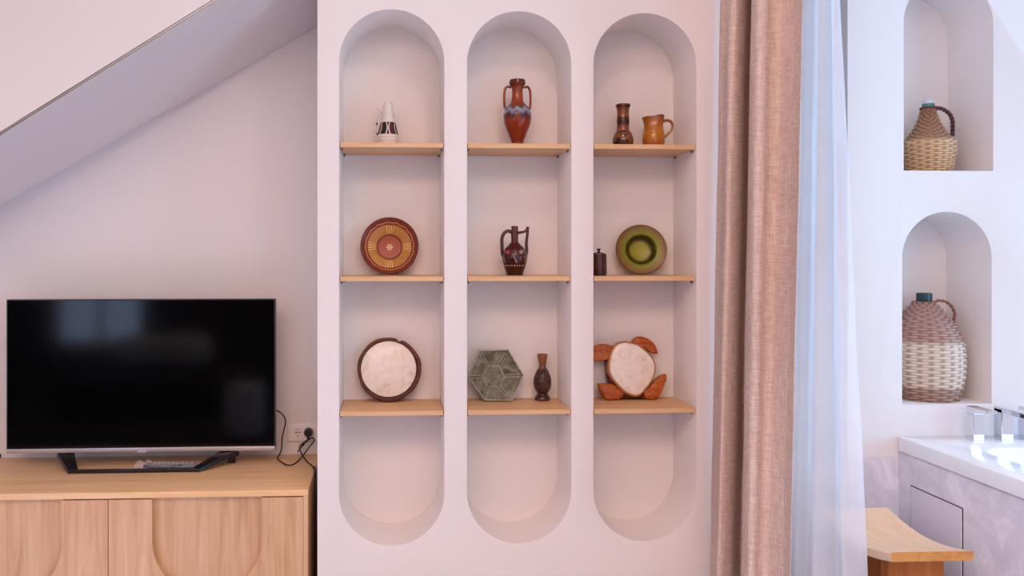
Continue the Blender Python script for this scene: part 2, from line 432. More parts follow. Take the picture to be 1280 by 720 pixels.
# dark two-handled jug
def darkjug():
    h = 61*S(643, .12); m = M('dark_maroon_glaze', .12, .45, Coat_Weight=.15); o = m.obj(); x, y, z = m.sep(o)
    f = m.math('DIVIDE', z, h); ang = m.math('ARCTAN2', x, m.math('MULTIPLY', y, -1))
    c = m.ramp(f, [(0, rgb('3C1614')), (.05, rgb('3A0C0C')), (.4, rgb('40100F')), (.7, rgb('4C1612')), (1, rgb('5A2018'))])
    dots = m.math('MULTIPLY', m.math('GREATER_THAN', m.math('SINE', m.math('MULTIPLY', ang, 26)), .25), m.math('LESS_THAN', m.math('ABSOLUTE', m.math('SUBTRACT', f, .198)), .011))
    c = m.mix(dots, c, (.55, .45, .42))
    n = m.noise(o, 75, 2)
    fl = m.math('MULTIPLY', m.math('GREATER_THAN', n, .47), m.math('LESS_THAN', m.math('ABSOLUTE', m.math('SUBTRACT', f, .475)), .035))
    side = m.math('GREATER_THAN', m.math('ABSOLUTE', m.math('SINE', m.math('ADD', ang, .1))), .35)
    pink = m.mix(m.math('GREATER_THAN', ang, 0), rgb('C2484A'), rgb('9A8084'))
    c = m.mix(m.math('MULTIPLY', fl, side), c, pink)
    pet = m.math('LESS_THAN', m.math('ABSOLUTE', m.math('SUBTRACT', m.math('ABSOLUTE', m.math('SINE', m.math('ADD', m.math('MULTIPLY', ang, 1.6), m.math('MULTIPLY', f, 3)))), .72)), .06)
    pz = m.math('LESS_THAN', m.math('ABSOLUTE', m.math('SUBTRACT', f, .33)), .075)
    c = m.mix(m.math('MULTIPLY', pet, pz), c, rgb('8E7A78'))
    m.col(c); return m.m
vessel('jug', 'dark maroon two-handled jug painted with pink flowers and a dotted line', 'jug', 643.3, .12, SZ[1]+E,
       [(10, 0), (10.9, 3.5), (13, 9.4), (14.8, 15.3), (15.8, 21.2), (15.3, 27), (12.2, 33), (7.2, 38.5), (4.6, 41.5), (4.4, 46), (4.6, 50.5), (4.4, 52), (4.3, 60), (4.3, 61)], darkjug(),
       [([(-4, 53.3), (-8, 55.3), (-13, 52.5), (-15.8, 46), (-15.9, 36), (-15.6, 28), (-13.8, 22)], 2.2), ([(4, 53), (9, 53.6), (14, 55.5), (16.4, 60.5)], lambda u: 1.9-.5*u),
        ([(16.6, 60.5), (15.9, 50), (14.8, 40), (15.2, 31), (14.2, 24)], lambda u: 1.7+.4*u)], t=.9, hmat=glaze('plain_maroon_glaze', [(0, rgb('40100F')), (1, rgb('4C1612'))], .2, .12))
# small lidded bottle
BLACKBROWN = glaze('stopper_glaze', [(0, rgb('1E0A08')), (1, rgb('35130F'))], .1, .25)
s_ = S(748.4, .075); pos = P(748.4, 318, .075); pos.z = SZ[1]+E
lb = thing('lidded_bottle', 'small dark brown cylindrical bottle with a knob stopper, beside the green plate', 'bottle', pos)
finish('body', lathe(bmesh.new(), smooth_prof([(9.4*s_, 0), (9.8*s_, .8*s_), (9.7*s_, 10*s_), (9.3*s_, 25.5*s_), (8.4*s_, 27.2*s_), (5*s_, 28.6*s_), (2.4*s_, 29*s_)]), 40, True, True),
       glaze('dark_brown_glaze', [(0, rgb('2A0E0C')), (.5, rgb('4C1A14')), (1, rgb('33120E'))], 29*s_, .2), lb, 50)
finish('stopper', lathe(bmesh.new(), smooth_prof([(2.3*s_, 28.9*s_), (1.5*s_, 30*s_), (1.5*s_, 31*s_), (2.7*s_, 32.6*s_), (2.4*s_, 33.4*s_), (.2*s_, 33.7*s_)]), 24, True, True), BLACKBROWN, lb, 50)
# carved small vase
def carved():
    h = 57*S(678, .17); m = M('carved_dark_wood', .3, .5, Coat_Weight=.2); o = m.obj(); x, y, z = m.sep(o)
    f = m.math('DIVIDE', z, h)
    c = m.ramp(f, [(0, rgb('5A2A20')), (.1, rgb('3A1812')), (.16, rgb('2E1612')), (.2, rgb('5A2C22')), (.55, rgb('5E3024')), (.64, rgb('3A1C14')), (.70, rgb('6E3C22')), (1, rgb('8C5028'))])
    ang = m.math('ARCTAN2', x, y)
    cut = m.n('ShaderNodeTexVoronoi', {'Vector': m.n('ShaderNodeCombineXYZ', {0: m.math('MULTIPLY', ang, 2.2), 1: m.math('MULTIPLY', f, 14), 2: 0.0}).outputs[0], 'Scale': 1.4}, feature='DISTANCE_TO_EDGE').outputs[0]
    mid = m.math('MULTIPLY', m.math('LESS_THAN', f, .69), m.math('GREATER_THAN', f, .16))
    g = m.math('MULTIPLY', m.math('LESS_THAN', cut, .12), mid)
    m.col(m.mix(m.math('MULTIPLY', g, .8), c, rgb('200C08'))); m.bump(m.math('MULTIPLY', m.math('MINIMUM', cut, .25), mid), .8, .01); return m.m
vessel('vase', 'small carved dark wood vase with a flared plain neck, beside the hexagonal dish', 'vase', 678, .165, SZ[2]+E,
       [(9.5, 0), (9.8, 1.5), (9, 4.5), (6.6, 7), (6.9, 9.5), (9.4, 13.5), (11, 20), (10.7, 27), (8.4, 34), (5.2, 40), (4.3, 43), (4.9, 48), (6.4, 55), (6.7, 57)], carved(), t=1.0)

# ------------------------------------------------------------------ plates that lean against the niche backs
def disc(bm, prof, seg=72):
    """prof (r, depth towards the viewer); disc axis along -y, origin at its lowest rim point"""
    R = max(p[0] for p in prof)
    rings = [[(r*math.cos(a), -d, R+r*math.sin(a)) for a in (2*PI*k/seg for k in range(seg))] for r, d in prof]
    rings_mesh(bm, rings, True, True, True); return bm
def lean(o, px, y, z, deg, yaw=0):
    p = P(px, 318, y); o.location = (p.x, y, z+E); o.rotation_euler = (math.radians(-deg), 0, math.radians(yaw))
# star plate
R1 = 36.2*S(487, .17)
def starplate():
    m = M('slip_painted_terracotta', .4, .4, Coat_Weight=.08); o = m.obj(); x, y, z = m.sep(o)
    zz = m.math('SUBTRACT', z, R1)
    r = m.math('DIVIDE', m.math('SQRT', m.math('ADD', m.math('MULTIPLY', x, x), m.math('MULTIPLY', zz, zz))), R1)
    ang = m.math('ARCTAN2', zz, x)
    rr = m.math('ADD', r, m.math('MULTIPLY', m.math('SUBTRACT', m.noise(o, 50, 3), .5), .05))
    red, dk, yel, tan = rgb('9A3E1E'), rgb('50160C'), rgb('D69A48'), rgb('BE7A36')
    c = m.ramp(rr, [(0, rgb('A8452A')), (.38, rgb('9E3E22')), (.42, dk), (.46, tan), (.5, yel), (.72, tan), (.76, dk), (.79, red), (.84, rgb('7A2A18')), (.95, rgb('7E2E1C')), (1, rgb('4A140E'))])
    band = m.math('MULTIPLY', m.math('GREATER_THAN', rr, .46), m.math('LESS_THAN', rr, .75))
    arcs = m.math('GREATER_THAN', m.math('SINE', m.math('MULTIPLY', r, 105)), .2)
    four = m.math('LESS_THAN', m.math('ABSOLUTE', m.math('SINE', m.math('MULTIPLY', ang, 2))), .42)
    comb = m.math('GREATER_THAN', m.math('SINE', m.math('MULTIPLY', ang, 52)), -.1)
    hatch = m.mix(m.n('ShaderNodeMath', {0: four, 1: 0.5}, operation='GREATER_THAN').outputs[0], m.mix(arcs, rgb('9A5A26'), rgb('E6B058')), m.mix(comb, rgb('B0642C'), rgb('F0C87C')))
    c = m.mix(m.math('MULTIPLY', band, .9), c, hatch)
    wig = m.math('ABSOLUTE', m.math('SUBTRACT', r, m.math('ADD', .83, m.math('MULTIPLY', m.math('SINE', m.math('MULTIPLY', ang, 16)), .012))))
    c = m.mix(m.math('LESS_THAN', wig, .012), c, rgb('D8A860'))
    star = m.math('MULTIPLY', m.math('LESS_THAN', r, m.math('ADD', .04, m.math('MULTIPLY', m.math('ABSOLUTE', m.math('COSINE', m.math('MULTIPLY', ang, 3))), .085))), m.math('GREATER_THAN', m.math('ABSOLUTE', m.math('COSINE', m.math('MULTIPLY', ang, 3))), .55))
    c = m.mix(star, c, rgb('E8C898'))
    m.col(m.mix(m.math('MULTIPLY', m.noise(o, 90, 3), .3), c, rgb('5A1A0C'))); return m.m
b = disc(bmesh.new(), [(R1*.45, -.022), (R1*.5, -.022), (R1*.75, -.008), (R1*.985, .010), (R1, .014), (R1*.985, .0165), (R1*.95, .015), (R1*.84, .006), (R1*.78, .002), (R1*.74, .001), (R1*.46, -.011), (R1*.43, -.014), (R1*.40, -.0145), (R1*.1, -.016)])
o = tag(finish('plate', b, starplate(), None, 40), 'round red-brown plate with a yellow patterned ring and central star', 'plate'); lean(o, 487, .160, SZ[1], 9)
# green plate
R2 = 31.6*S(801, .15)
def greenplate():
    m = M('green_brown_glaze', .32, .35, Coat_Weight=.05); o = m.obj(); x, y, z = m.sep(o)
    zz = m.math('SUBTRACT', z, R2)
    r = m.math('DIVIDE', m.math('SQRT', m.math('ADD', m.math('MULTIPLY', x, x), m.math('MULTIPLY', zz, zz))), R2)
    rr = m.math('ADD', r, m.math('MULTIPLY', m.math('SUBTRACT', m.noise(o, 28, 4), .5), .16))
    c = m.ramp(rr, [(0, rgb('A8A01C')), (.34, rgb('98961A')), (.43, rgb('4E4A12')), (.50, rgb('3A2410')), (.56, rgb('3C3E10')), (.62, rgb('7A8A1A')), (.72, rgb('88841E')), (.86, rgb('8A661C')), (1, rgb('704214'))])
    m.col(m.mix(m.math('MULTIPLY', m.noise(m.map(o, (1, 1, 1)), 60, 4), .35), c, rgb('4A3A10'))); return m.m
b = disc(bmesh.new(), [(R2*.5, -.030), (R2*.55, -.030), (R2*.6, -.022), (R2*.97, .004), (R2, .008), (R2*.97, .0105), (R2*.8, .008), (R2*.62, .004), (R2*.58, -.002), (R2*.5, -.014), (R2*.43, -.0175), (R2*.1, -.019)])
o = tag(finish('plate', b, greenplate(), None, 40), 'round olive green and brown glazed plate with a deep well', 'plate'); lean(o, 802, .150, SZ[1], 9, -7)
# bark-rimmed disc
R3 = 40*S(486.5, .17)
BARK = wood('bark_brown', [rgb('34120A'), rgb('5E2812'), rgb('8A4420')], 0, 1.0, .5, False)
def shellmat():
    m = M('mother_of_pearl', .25, .5); o = m.obj(); n = m.noise(o, 32, 5, .6, .6)
    c = m.ramp(n, [(.25, rgb('C9AFA0')), (.42, rgb('EADACC')), (.6, rgb('F2E6DC')), (.8, rgb('D9CCC6'))])
    k = m.n('ShaderNodeTexVoronoi', {'Vector': o, 'Scale': 26.0}).outputs['Distance']
    m.col(m.mix(m.ramp(k, [(0, (.5,)*3), (.1, (.0,)*3)]), c, rgb('8A7468'))); m.bump(n, .3, .004); return m.m
PEARL = shellmat()
root = thing('wooden_disc', 'round dark bark-rimmed disc with a pale pearly face and notched top', 'tray')
bm = bmesh.new(); seg = 96; prof = [(.3, -.016), (.93, -.016), (.99, -.006), (1.0, .004), (.985, .012), (.93, .0135), (.885, .012), (.87, .004), (.3, .0035)]
rings = []
for r, d in prof:
    ring = []
    for k in range(seg):
        a = 2*PI*k/seg; q = r*(1+.012*math.sin(3*a+1)+.008*math.sin(7*a))
        da = (a-math.radians(71)+PI) % (2*PI)-PI
        if r > .92: q -= .085*max(0, 1-abs(da)/.075)**.5 if abs(da) < .075 else 0
        off = .03*(1 if r < .9 else 0)
        ring.append((R3*q*math.cos(a)-off*R3*.3, -d, R3+R3*q*math.sin(a)+off*R3*.3))
    rings.append(ring)
rings_mesh(bm, rings, True, True, True)
finish('rim', bm, BARK, root, 40)
fc_ = finish('face', disc(bmesh.new(), [(R3*.855, .003), (R3*.86, .0105), (R3*.835, .012), (R3*.2, .0132)], 96), PEARL, root, 40)
fc_.location = (-.002, 0, R3*.14+.0012)
lean(root, 486.5, .158, SZ[2], 9)
# hexagonal dish
def hexdish():
    s = S(619, .16); k = s/7.2
    out = [(175, 85), (445, 85), (578, 315), (470, 545), (215, 540), (72, 330)][::-1]
    inn = [(258, 232), (362, 232), (408, 325), (362, 420), (252, 420), (210, 330)][::-1]
    cx, bz = 325, 545
    Lo = [((x-cx)*k, (bz-y)*k) for x, y in out]; Li = [((x-cx)*k, (bz-y)*k) for x, y in inn]
    c = Vector((sum(p[0] for p in Lo)/6, sum(p[1] for p in Lo)/6))
    sc = lambda L, q: [(c.x+(x-c.x)*q, c.y+(z-c.y)*q) for x, z in L]
    bm = bmesh.new()
    rings = [[(x, .024, z) for x, z in sc(Li, 1.05)], [(x, -.006, z) for x, z in Lo], [(x, -.010, z) for x, z in sc(Lo, .99)], [(x, -.010, z) for x, z in sc(Lo, .945)],
             [(x, -.004, z) for x, z in sc(Lo, .92)], [(x, .016, z) for x, z in sc(Li, 1.06)], [(x, .013, z) for x, z in sc(Li, 1.02)], [(x, .013, z) for x, z in sc(Li, .97)], [(x, .017, z) for x, z in sc(Li, .92)], [(x, .018, z) for x, z in sc(Li, .1)]]
    rings_mesh(bm, rings, True, True, True)
    rb = bmesh.new()
    for (a, b2) in zip(sc(Li, 1.05), sc(Lo, .93)):
        d = Vector((b2[0]-a[0], b2[1]-a[1])).normalized(); nn = Vector((-d.y, d.x))*.0045
        for sg in (-1, 1):
            tube(rb, [(a[0]+nn.x*sg, .0125, a[1]+nn.y*sg), (b2[0]+nn.x*sg, -.0045, b2[1]+nn.y*sg)], .0015, 8, 0)
    for q, yy, rr in ((.95, .0125, .0015), (1.08, .0135, .0013), (.965, -.0098, .0022)):
        L = sc(Li if q != .965 else Lo, q)
        for a, b2 in zip(L, L[1:]+L[:1]): tube(rb, [(a[0], yy, a[1]), (b2[0], yy, b2[1])], rr, 8, 0)
    def ash(nm, cols, dk):
        m = M(nm, .3, .5, Coat_Weight=.2); o = m.obj()
        n = m.noise(o, 26, 6, .65, .8); n2 = m.noise(o, 110, 3)
        cc = m.ramp(n, list(zip((.25, .44, .58, .76), cols)))
        m.col(m.mix(m.math('MULTIPLY', n2, .4), cc, dk)); return m.m
    root = thing('dish', 'grey-green hexagonal ceramic dish with ribs around a sunken centre', 'dish')
    finish('body', bm, ash('grey_green_ash_glaze', (rgb('2C2618'), rgb('66604A'), rgb('8E8870'), rgb('B8AE9E')), rgb('3E3826')), root, 20)
    finish('ridge_lines', rb, ash('pale_ash_glaze', (rgb('6A644E'), rgb('A49E8A'), rgb('B8B2A2'), rgb('CCC6BA')), rgb('857E68')), root, 60)
    lean(root, 575+325/7.2, .150, SZ[2], 9)
hexdish()
# turtle
def turtle():
    s = S(800, .14); k = s/6.26; cx, bz = 365, 568
    cv = lambda L: [((x-cx)*k, (bz-y)*k) for x, y in L]
    sm = lambda L, per=6: [(p.x, p.y) for p in catmull([Vector((x, z, 0)) for x, z in L+L[:1]], per)[:-1]]
    root = thing('turtle_figure', 'wooden turtle figure with four carved flippers and a pale pearly shell', 'figurine')
    shell = [(330, 122), (270, 140), (222, 200), (197, 310), (215, 390), (298, 488), (372, 527), (432, 518), (518, 422), (550, 340), (545, 270), (500, 208), (425, 148)]
    c0 = Vector((370, 322))
    grow = lambda L, d: [tuple(Vector(p)+(Vector(p)-c0).normalized()*d) for p in L]
    WOOD = wood('orange_brown_carved_wood', [rgb('9A3E10'), rgb('C2621E'), rgb('D47E30')], 0, 1.5, .35, False)
    RIMW = wood('shell_rim_wood', [rgb('9A6038'), rgb('BE8654'), rgb('D09C68')], 0, 1.5, .4, False)
    BODY = wood('turtle_body_wood', [rgb('3A1408'), rgb('56220E'), rgb('6E3014')], 0, 1.5, .4, False)
    finish('shell_rim', slab(bmesh.new(), sm(cv(grow(shell, 14))), -.020, .008, .004), RIMW, root, 45)
    finish('shell', slab(bmesh.new(), sm(cv(shell)), -.0235, -.012, .003, .006), PEARL, root, 45)
    finish('belly', slab(bmesh.new(), sm(cv([(185, 300), (200, 200), (330, 115), (450, 150), (545, 280), (540, 400), (520, 500), (480, 556), (380, 560), (270, 556), (215, 480), (190, 390)])), -.004, .022, .006), BODY, root, 45)
    fl = [[(30, 185), (75, 150), (160, 131), (245, 155), (262, 195), (200, 252), (75, 272), (35, 262)],
          [(380, 120), (440, 74), (520, 92), (572, 140), (592, 208), (540, 198), (480, 170), (430, 150)],
          [(103, 440), (160, 438), (220, 447), (305, 512), (290, 545), (250, 563), (165, 563), (120, 505)],
          [(462, 510), (530, 450), (585, 395), (640, 368), (655, 400), (625, 470), (580, 552), (530, 566), (480, 560)]]
    for L in fl:
        o = finish('flipper', slab(bmesh.new(), sm(cv(L)), -.014, .006, .005, .002), WOOD, root, 45)
    # carved grooves
    m = WOOD.node_tree
    mm = M.__new__(M); mm.m = WOOD; mm.t = m; mm.b = m.nodes['Principled BSDF']
    old = mm.b.inputs['Base Color'].links[0].from_socket
    vd = mm.n('ShaderNodeTexVoronoi', {'Vector': mm.obj(), 'Scale': 48.0}, feature='DISTANCE_TO_EDGE').outputs[0]
    mm.col(mm.mix(mm.ramp(vd, [(0, (.75,)*3), (.06, (0,)*3)]), old, rgb('3A1206')))
    lean(root, 730+cx/6.26, .155, SZ[2], 9)
turtle()

# ------------------------------------------------------------------ wicker demijohns
def wicker(prof, rows, stakes, amp, bulge, per_row=4, per_stake=6, jit=.0):
    pr = smooth_prof(prof, 12)
    L = [0]
    for a, b in zip(pr, pr[1:]): L.append(L[-1]+math.hypot(b[0]-a[0], b[1]-a[1]))
    def at(q):
        d = q*L[-1]
        for i in range(len(L)-1):
            if d <= L[i+1] or i == len(L)-2:
                t = (d-L[i])/max(L[i+1]-L[i], 1e-9)
                a, b = pr[i], pr[min(i+1, len(pr)-1)]
                tg = Vector((b[0]-a[0], b[1]-a[1])).normalized()
                return a[0]+(b[0]-a[0])*t, a[1]+(b[1]-a[1])*t, tg.y, -tg.x
    bm = bmesh.new(); rings = []; seg = stakes*per_stake; N = rows*per_row; under = []
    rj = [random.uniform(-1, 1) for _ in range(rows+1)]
    for i in range(N+1):
        row = min(i//per_row, rows-1); t = (i % per_row)/per_row
        r, z, nr, nz = at(i/N); prof_b = math.sqrt(max(0, 1-(2*t-1)**2)) if i % per_row else 0
        ring = []
        for k in range(seg):
            a = 2*PI*k/seg
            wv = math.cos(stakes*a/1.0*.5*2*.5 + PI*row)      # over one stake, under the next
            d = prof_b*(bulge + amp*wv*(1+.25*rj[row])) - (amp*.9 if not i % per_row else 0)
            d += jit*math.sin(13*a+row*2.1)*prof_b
            under.append(max(0.0, min(1.0, (-wv-.68)*4))*(1 if i % per_row else .6))  # darker stake tone plus painted crevice shade where a strand passes under
            ring.append(((r+d*nr)*math.cos(a), (r+d*nr)*math.sin(a), z+d*nz))
        rings.append(ring)
    lay = bm.verts.layers.float.new('stake_shade')
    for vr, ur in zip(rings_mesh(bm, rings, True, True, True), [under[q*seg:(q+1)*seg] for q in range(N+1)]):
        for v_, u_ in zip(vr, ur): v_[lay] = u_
    return bm
def wickermat(name, stops, h):
    m = M(name, .6, .3); o = m.obj(); x, y, z = m.sep(o)
    n = m.noise(m.map(o, (30, 30, 160)), 1.0, 3)
    f = m.math('ADD', m.math('DIVIDE', z, h), m.math('MULTIPLY', m.math('SUBTRACT', n, .5), .05))
    c = m.ramp(f, stops)
    n2 = m.noise(m.map(o, (40, 40, 300)), 1.0, 3, .7)
    c = m.mix(m.math('MULTIPLY', n2, .35), c, rgb('7A5038'))
    sk = m.n('ShaderNodeAttribute', {}, attribute_name='stake_shade').outputs['Fac']
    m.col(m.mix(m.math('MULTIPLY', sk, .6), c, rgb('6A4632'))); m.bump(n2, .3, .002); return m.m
def rope(bm, pts, rad, twist, strands=2):
    path = catmull(pts, 14); n = len(path)
    for sgn in range(strands):
        out = []
        for i, p in enumerate(path):
            t = (path[min(i+1, n-1)]-path[max(i-1, 0)]).normalized()
            up = Vector((0, 1, 0)); sd = t.cross(up).normalized(); ph = 2*PI*sgn/strands+twist*2*PI*i/n
            out.append(p+up*(rad*.6*math.cos(ph))+sd*(rad*.6*math.sin(ph)))
        tube(bm, out, rad*.72, 10, 0)
    return bm
def demijohn(label, cx, yc, zbase, prof, neck, rows, stakes, mat, hmat, handle, hrad, capmats, ring):
    s = S(cx, yc); pos = P(cx, 318, yc); pos.z = zbase+E
    r = thing('demijohn', label, 'demijohn', pos)
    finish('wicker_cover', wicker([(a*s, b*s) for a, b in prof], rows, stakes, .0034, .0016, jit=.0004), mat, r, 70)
    (nr, n0, n1, c0, c1, cr) = [q*s for q in neck]
    finish('bottle_neck', lathe(bmesh.new(), [(nr*.9, n0), (nr, n0+.002), (nr, n1-.002), (nr*.9, n1), (nr*.5, n1)], 32, True, True), capmats[0], r, 40)
    bm = bmesh.new(); rings = []
    for q, zz in ((.96, c0), (1, c0+.001), (1, c1-.0025), (.93, c1-.0005), (.6, c1)):
        rings.append([(cr*q*(1+(.025 if k % 2 and q == 1 else 0))*math.cos(2*PI*k/40), cr*q*(1+(.025 if k % 2 and q == 1 else 0))*math.sin(2*PI*k/40), zz) for k in range(40)])
    rings_mesh(bm, rings, True, True, True); finish('cap', bm, capmats[1], r, 40)
    bm = bmesh.new(); rr, rz = ring[0]*s, ring[1]*s
    rope(bm, [(rr*math.cos(a), rr*math.sin(a), rz) for a in (2*PI*k/16 for k in range(17))], .0032, 10)
    finish('neck_binding', bm, hmat, r, 60)
    bm = bmesh.new(); rope(bm, [(a*s, q*s, b*s) for a, q, b in handle], hrad*s, 5)
    finish('handle', bm, hmat, r, 60)
    return r
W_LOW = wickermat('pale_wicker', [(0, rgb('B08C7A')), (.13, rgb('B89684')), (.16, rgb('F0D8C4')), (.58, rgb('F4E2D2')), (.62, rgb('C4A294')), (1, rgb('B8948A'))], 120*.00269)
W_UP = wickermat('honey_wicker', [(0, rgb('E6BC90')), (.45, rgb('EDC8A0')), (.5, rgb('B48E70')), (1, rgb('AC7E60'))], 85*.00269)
TEAL = flat('dark_teal_cap', (.01, .045, .06), .3); GGLASS = flat('green_glass', (.05, .22, .16), .1, .6); WCAP = flat('pale_cap', (.62, .66, .70), .35)
DKROPE = flat('dark_brown_rope', rgb('5A3034'), .6); BRROPE = flat('brown_cane', rgb('9A6A54'), .6)
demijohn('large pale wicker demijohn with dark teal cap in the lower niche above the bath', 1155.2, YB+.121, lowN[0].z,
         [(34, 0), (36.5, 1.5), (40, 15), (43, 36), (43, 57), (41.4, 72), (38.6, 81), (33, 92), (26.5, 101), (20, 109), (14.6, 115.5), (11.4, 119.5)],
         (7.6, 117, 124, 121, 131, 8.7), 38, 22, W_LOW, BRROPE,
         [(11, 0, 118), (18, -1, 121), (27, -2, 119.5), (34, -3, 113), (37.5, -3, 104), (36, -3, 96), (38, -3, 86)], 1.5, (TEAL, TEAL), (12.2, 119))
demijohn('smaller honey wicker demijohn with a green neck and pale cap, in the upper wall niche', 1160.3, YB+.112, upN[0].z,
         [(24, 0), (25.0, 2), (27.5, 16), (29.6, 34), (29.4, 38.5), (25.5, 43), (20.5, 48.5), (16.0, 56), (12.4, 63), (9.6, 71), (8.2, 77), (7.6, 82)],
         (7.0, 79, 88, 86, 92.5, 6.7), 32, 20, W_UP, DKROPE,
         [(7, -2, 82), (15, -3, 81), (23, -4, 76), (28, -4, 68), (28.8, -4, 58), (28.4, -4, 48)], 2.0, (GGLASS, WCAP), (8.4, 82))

# ------------------------------------------------------------------ sideboard and television
YF = .02
ct_ = P(385, 612, YF); ZT = ct_.z; XC1 = ct_.x; XC0 = P(-118, 612, YF).x
sb = thing('sideboard', 'light oak sideboard with rounded recessed panels in its doors, under the television', 'sideboard', ((XC0+XC1)/2, YF, 0))
ox = (XC0+XC1)/2
def loc(p): return (p[0]-ox, p[1]-YF, p[2])
def part(name, lo, hi, mat, parent=sb, bev=.0015): return finish(name, boxm(loc(lo), loc(hi), bev, 2), mat, parent, 30)
TT = .020; ST = .016
part('top', (XC0, YF, ZT-TT), (XC1, YW-.004, ZT), OAK_H)
for x0, x1 in ((XC0, XC0+ST), (XC1-ST, XC1)): part('side_panel', (x0, YF+.001, .05), (x1, YW-.006, ZT-TT-.0005), OAK_V)
part('bottom_panel', (XC0+ST, YF+.02, .05), (XC1-ST, YW-.006, .07), OAK_H)
part('back_panel', (XC0+ST, YW-.02, .07), (XC1-ST, YW-.008, ZT-TT-.001), OAK_V)
part('plinth', (XC0+.02, YF+.05, 0), (XC1-.02, YF+.07, .05), OAK_H)
doors = [(-110, 134.6, -60, 77), (135.6, 378.6, 190, 327)]
for d0, d1, u0, u1 in doors:
    x0, x1 = P(d0, 640, YF).x, P(d1, 640, YF).x; a0, a1 = P(u0, 640, YF).x, P(u1, 640, YF).x
    zt = ZT-TT-.004; zb = .066; zu = P(190, 744, YF).z
    bm = bmesh.new(); r = (a1-a0)/2
    outl = [(x0, zb), (x1, zb), (x1, zt), (a1, zt)] + [((a0+a1)/2+r*math.cos(t), zu+r+r*math.sin(t)) for t in (-PI*k/36 for k in range(37))] + [(a0, zt), (x0, zt)]
    outl = [(x-ox, z) for x, z in outl]
    lp = plate_with_holes(bm, outl, [], 0.0)
    extrude_loop(bm, lp[0], [[(x, .023, z) for x, z in outl]], True)
    dr = finish('door', bm, OAK_V, sb, 30)
    pb = bmesh.new(); inl = [(a0-.004-ox, zu-.004)] + [(a1+.004-ox, zu-.004), (a1+.004-ox, zt), (a0-.004-ox, zt)]
    box(pb, (a0-.004-ox, .0232, zu-.004), (a1+.004-ox, .031, zt))
    finish('recessed_panel', pb, OAK_V, dr)
# television
YT = .335
tl, br = P(8.5, 374.5, YT), P(344, 562.8, YT)
tcx = (tl.x+br.x)/2
tv = thing('television', 'flat black television standing on the oak sideboard', 'television', (tcx, YT, ZT+E))
tz = lambda z: z-ZT-E
hw = (br.x-tl.x)/2; z0, z1 = tz(br.z), tz(tl.z)
finish('housing', boxm((-hw, .001, z0), (hw, .030, z1), .002), BLACK, tv, 30)
bb = bmesh.new(); box(bb, (-hw*.7, .028, z0+.04), (hw*.7, .065, z0+.36), .012, 3); finish('rear_cover', bb, BLACK, tv, 30)
finish('screen', boxm((-hw+.004, -.0005, z0+.0155), (hw-.004, .002, z1-.004)), SCREEN, tv)
bz = bmesh.new()
for lo, hi in (((-hw, -.002, z1-.004), (hw, .003, z1)), ((-hw, -.002, z0), (-hw+.004, .003, z1-.004)), ((hw-.004, -.002, z0), (hw, .003, z1-.004))): box(bz, lo, hi)
finish('bezel', bz, BLACK, tv)
finish('bottom_trim', boxm((-hw, -.004, z0), (hw, .004, z0+.0155), .0015), SILVER, tv, 30)
bg = bmesh.new(); box(bg, (-.016, -.0055, z0-.0035), (.016, -.003, z0+.006), .001); finish('badge', bg, SILVER, tv, 30)
YFB = .250
fl_, fr_ = P(86, 586, YFB).x-tcx, P(250, 586, YFB).x-tcx
fw = (fr_-fl_)/2; fc = (fl_+fr_)/2; dy = YFB-YT
ll, lr_ = P(71, 565, YT+.0).x-tcx, P(297, 563, YT).x-tcx
bm = bmesh.new(); box(bm, (fc-fw, dy-.008, .0), (fc+fw, dy+.010, .011), .002); finish('stand_bar', bm, DARKMETAL, tv, 30)
for sg, xo in ((-1, ll), (1, lr_)):
    b = bmesh.new(); xb = fc+sg*fw; xi = xo-sg*.05
    # splayed strut from the front bar up and back to the housing
    pts = lambda x, y, z, w, h: [(x-w, y, z-h), (x+w, y, z-h), (x+w, y, z+h), (x-w, y, z+h)]
    rings = [[(xb-sg*.028, dy-.006, .0), (xb, dy-.008, .0), (xb, dy-.004, .011), (xb-sg*.028, dy+.006, .011)],
             [(xi-sg*.004, .004, z0-.012), (xo, .0, z0-.012), (xo, .004, z0+.002), (xi-sg*.004, .012, z0+.002)]]
    rings_mesh(b, rings, True, True, True)
    box(b, (min(xi, xo), .004, z0-.022), (max(xi, xo), .034, z0+.006), .002)
    box(b, (min(xi, xo)+.012, .020, 0), (max(xi, xo)-.012, .034, z0-.02))
    finish('stand_leg', b, DARKMETAL if sg > 0 else BLACK, tv, 30)
# remote in film
pr = P(214, 581, .292); pr.z = ZT+E
rm = thing('remote_control', 'dark remote control wrapped in clear film behind the television foot', 'remote control', pr)
L = 66*S(214, .29)/2
b = boxm((-L, -.020, .001), (L, .020, .018), .005, 3); finish('handset', b, flat('remote_dark', (.02, .02, .03), .35), rm, 30)
b = bmesh.new()
for i in range(9):
    for j in range(3):
        box(b, (-L+.03+i*.016, -.013+j*.010, .0175), (-L+.040+i*.016, -.007+j*.010, .0200), .001, 1)
finish('buttons', b, flat('remote_keys', (.35, .34, .38), .4), rm, 30)
b = bmesh.new(); random.seed(3); rings = []
for i in range(15):
    q = i/14; x = -L-.035+q*(2*L+.05); ring = []
    for k in range(12):
        a = 2*PI*k/12; rx = (.024 if 0 < i < 14 else .012)*(1+random.uniform(-.2, .2)); rz = (.013 if 0 < i < 14 else .003)*(1+random.uniform(-.25, .3))
        ring.append((x+random.uniform(-.004, .004), rx*math.cos(a), max(.0004, .0115+rz*.8*math.sin(a)+(.012 if i in (1, 3) and k == 3 else 0))))
    rings.append(ring)
rings_mesh(b, rings, True, True, True); finish('film_wrap', b, PLASTICBAG, rm)

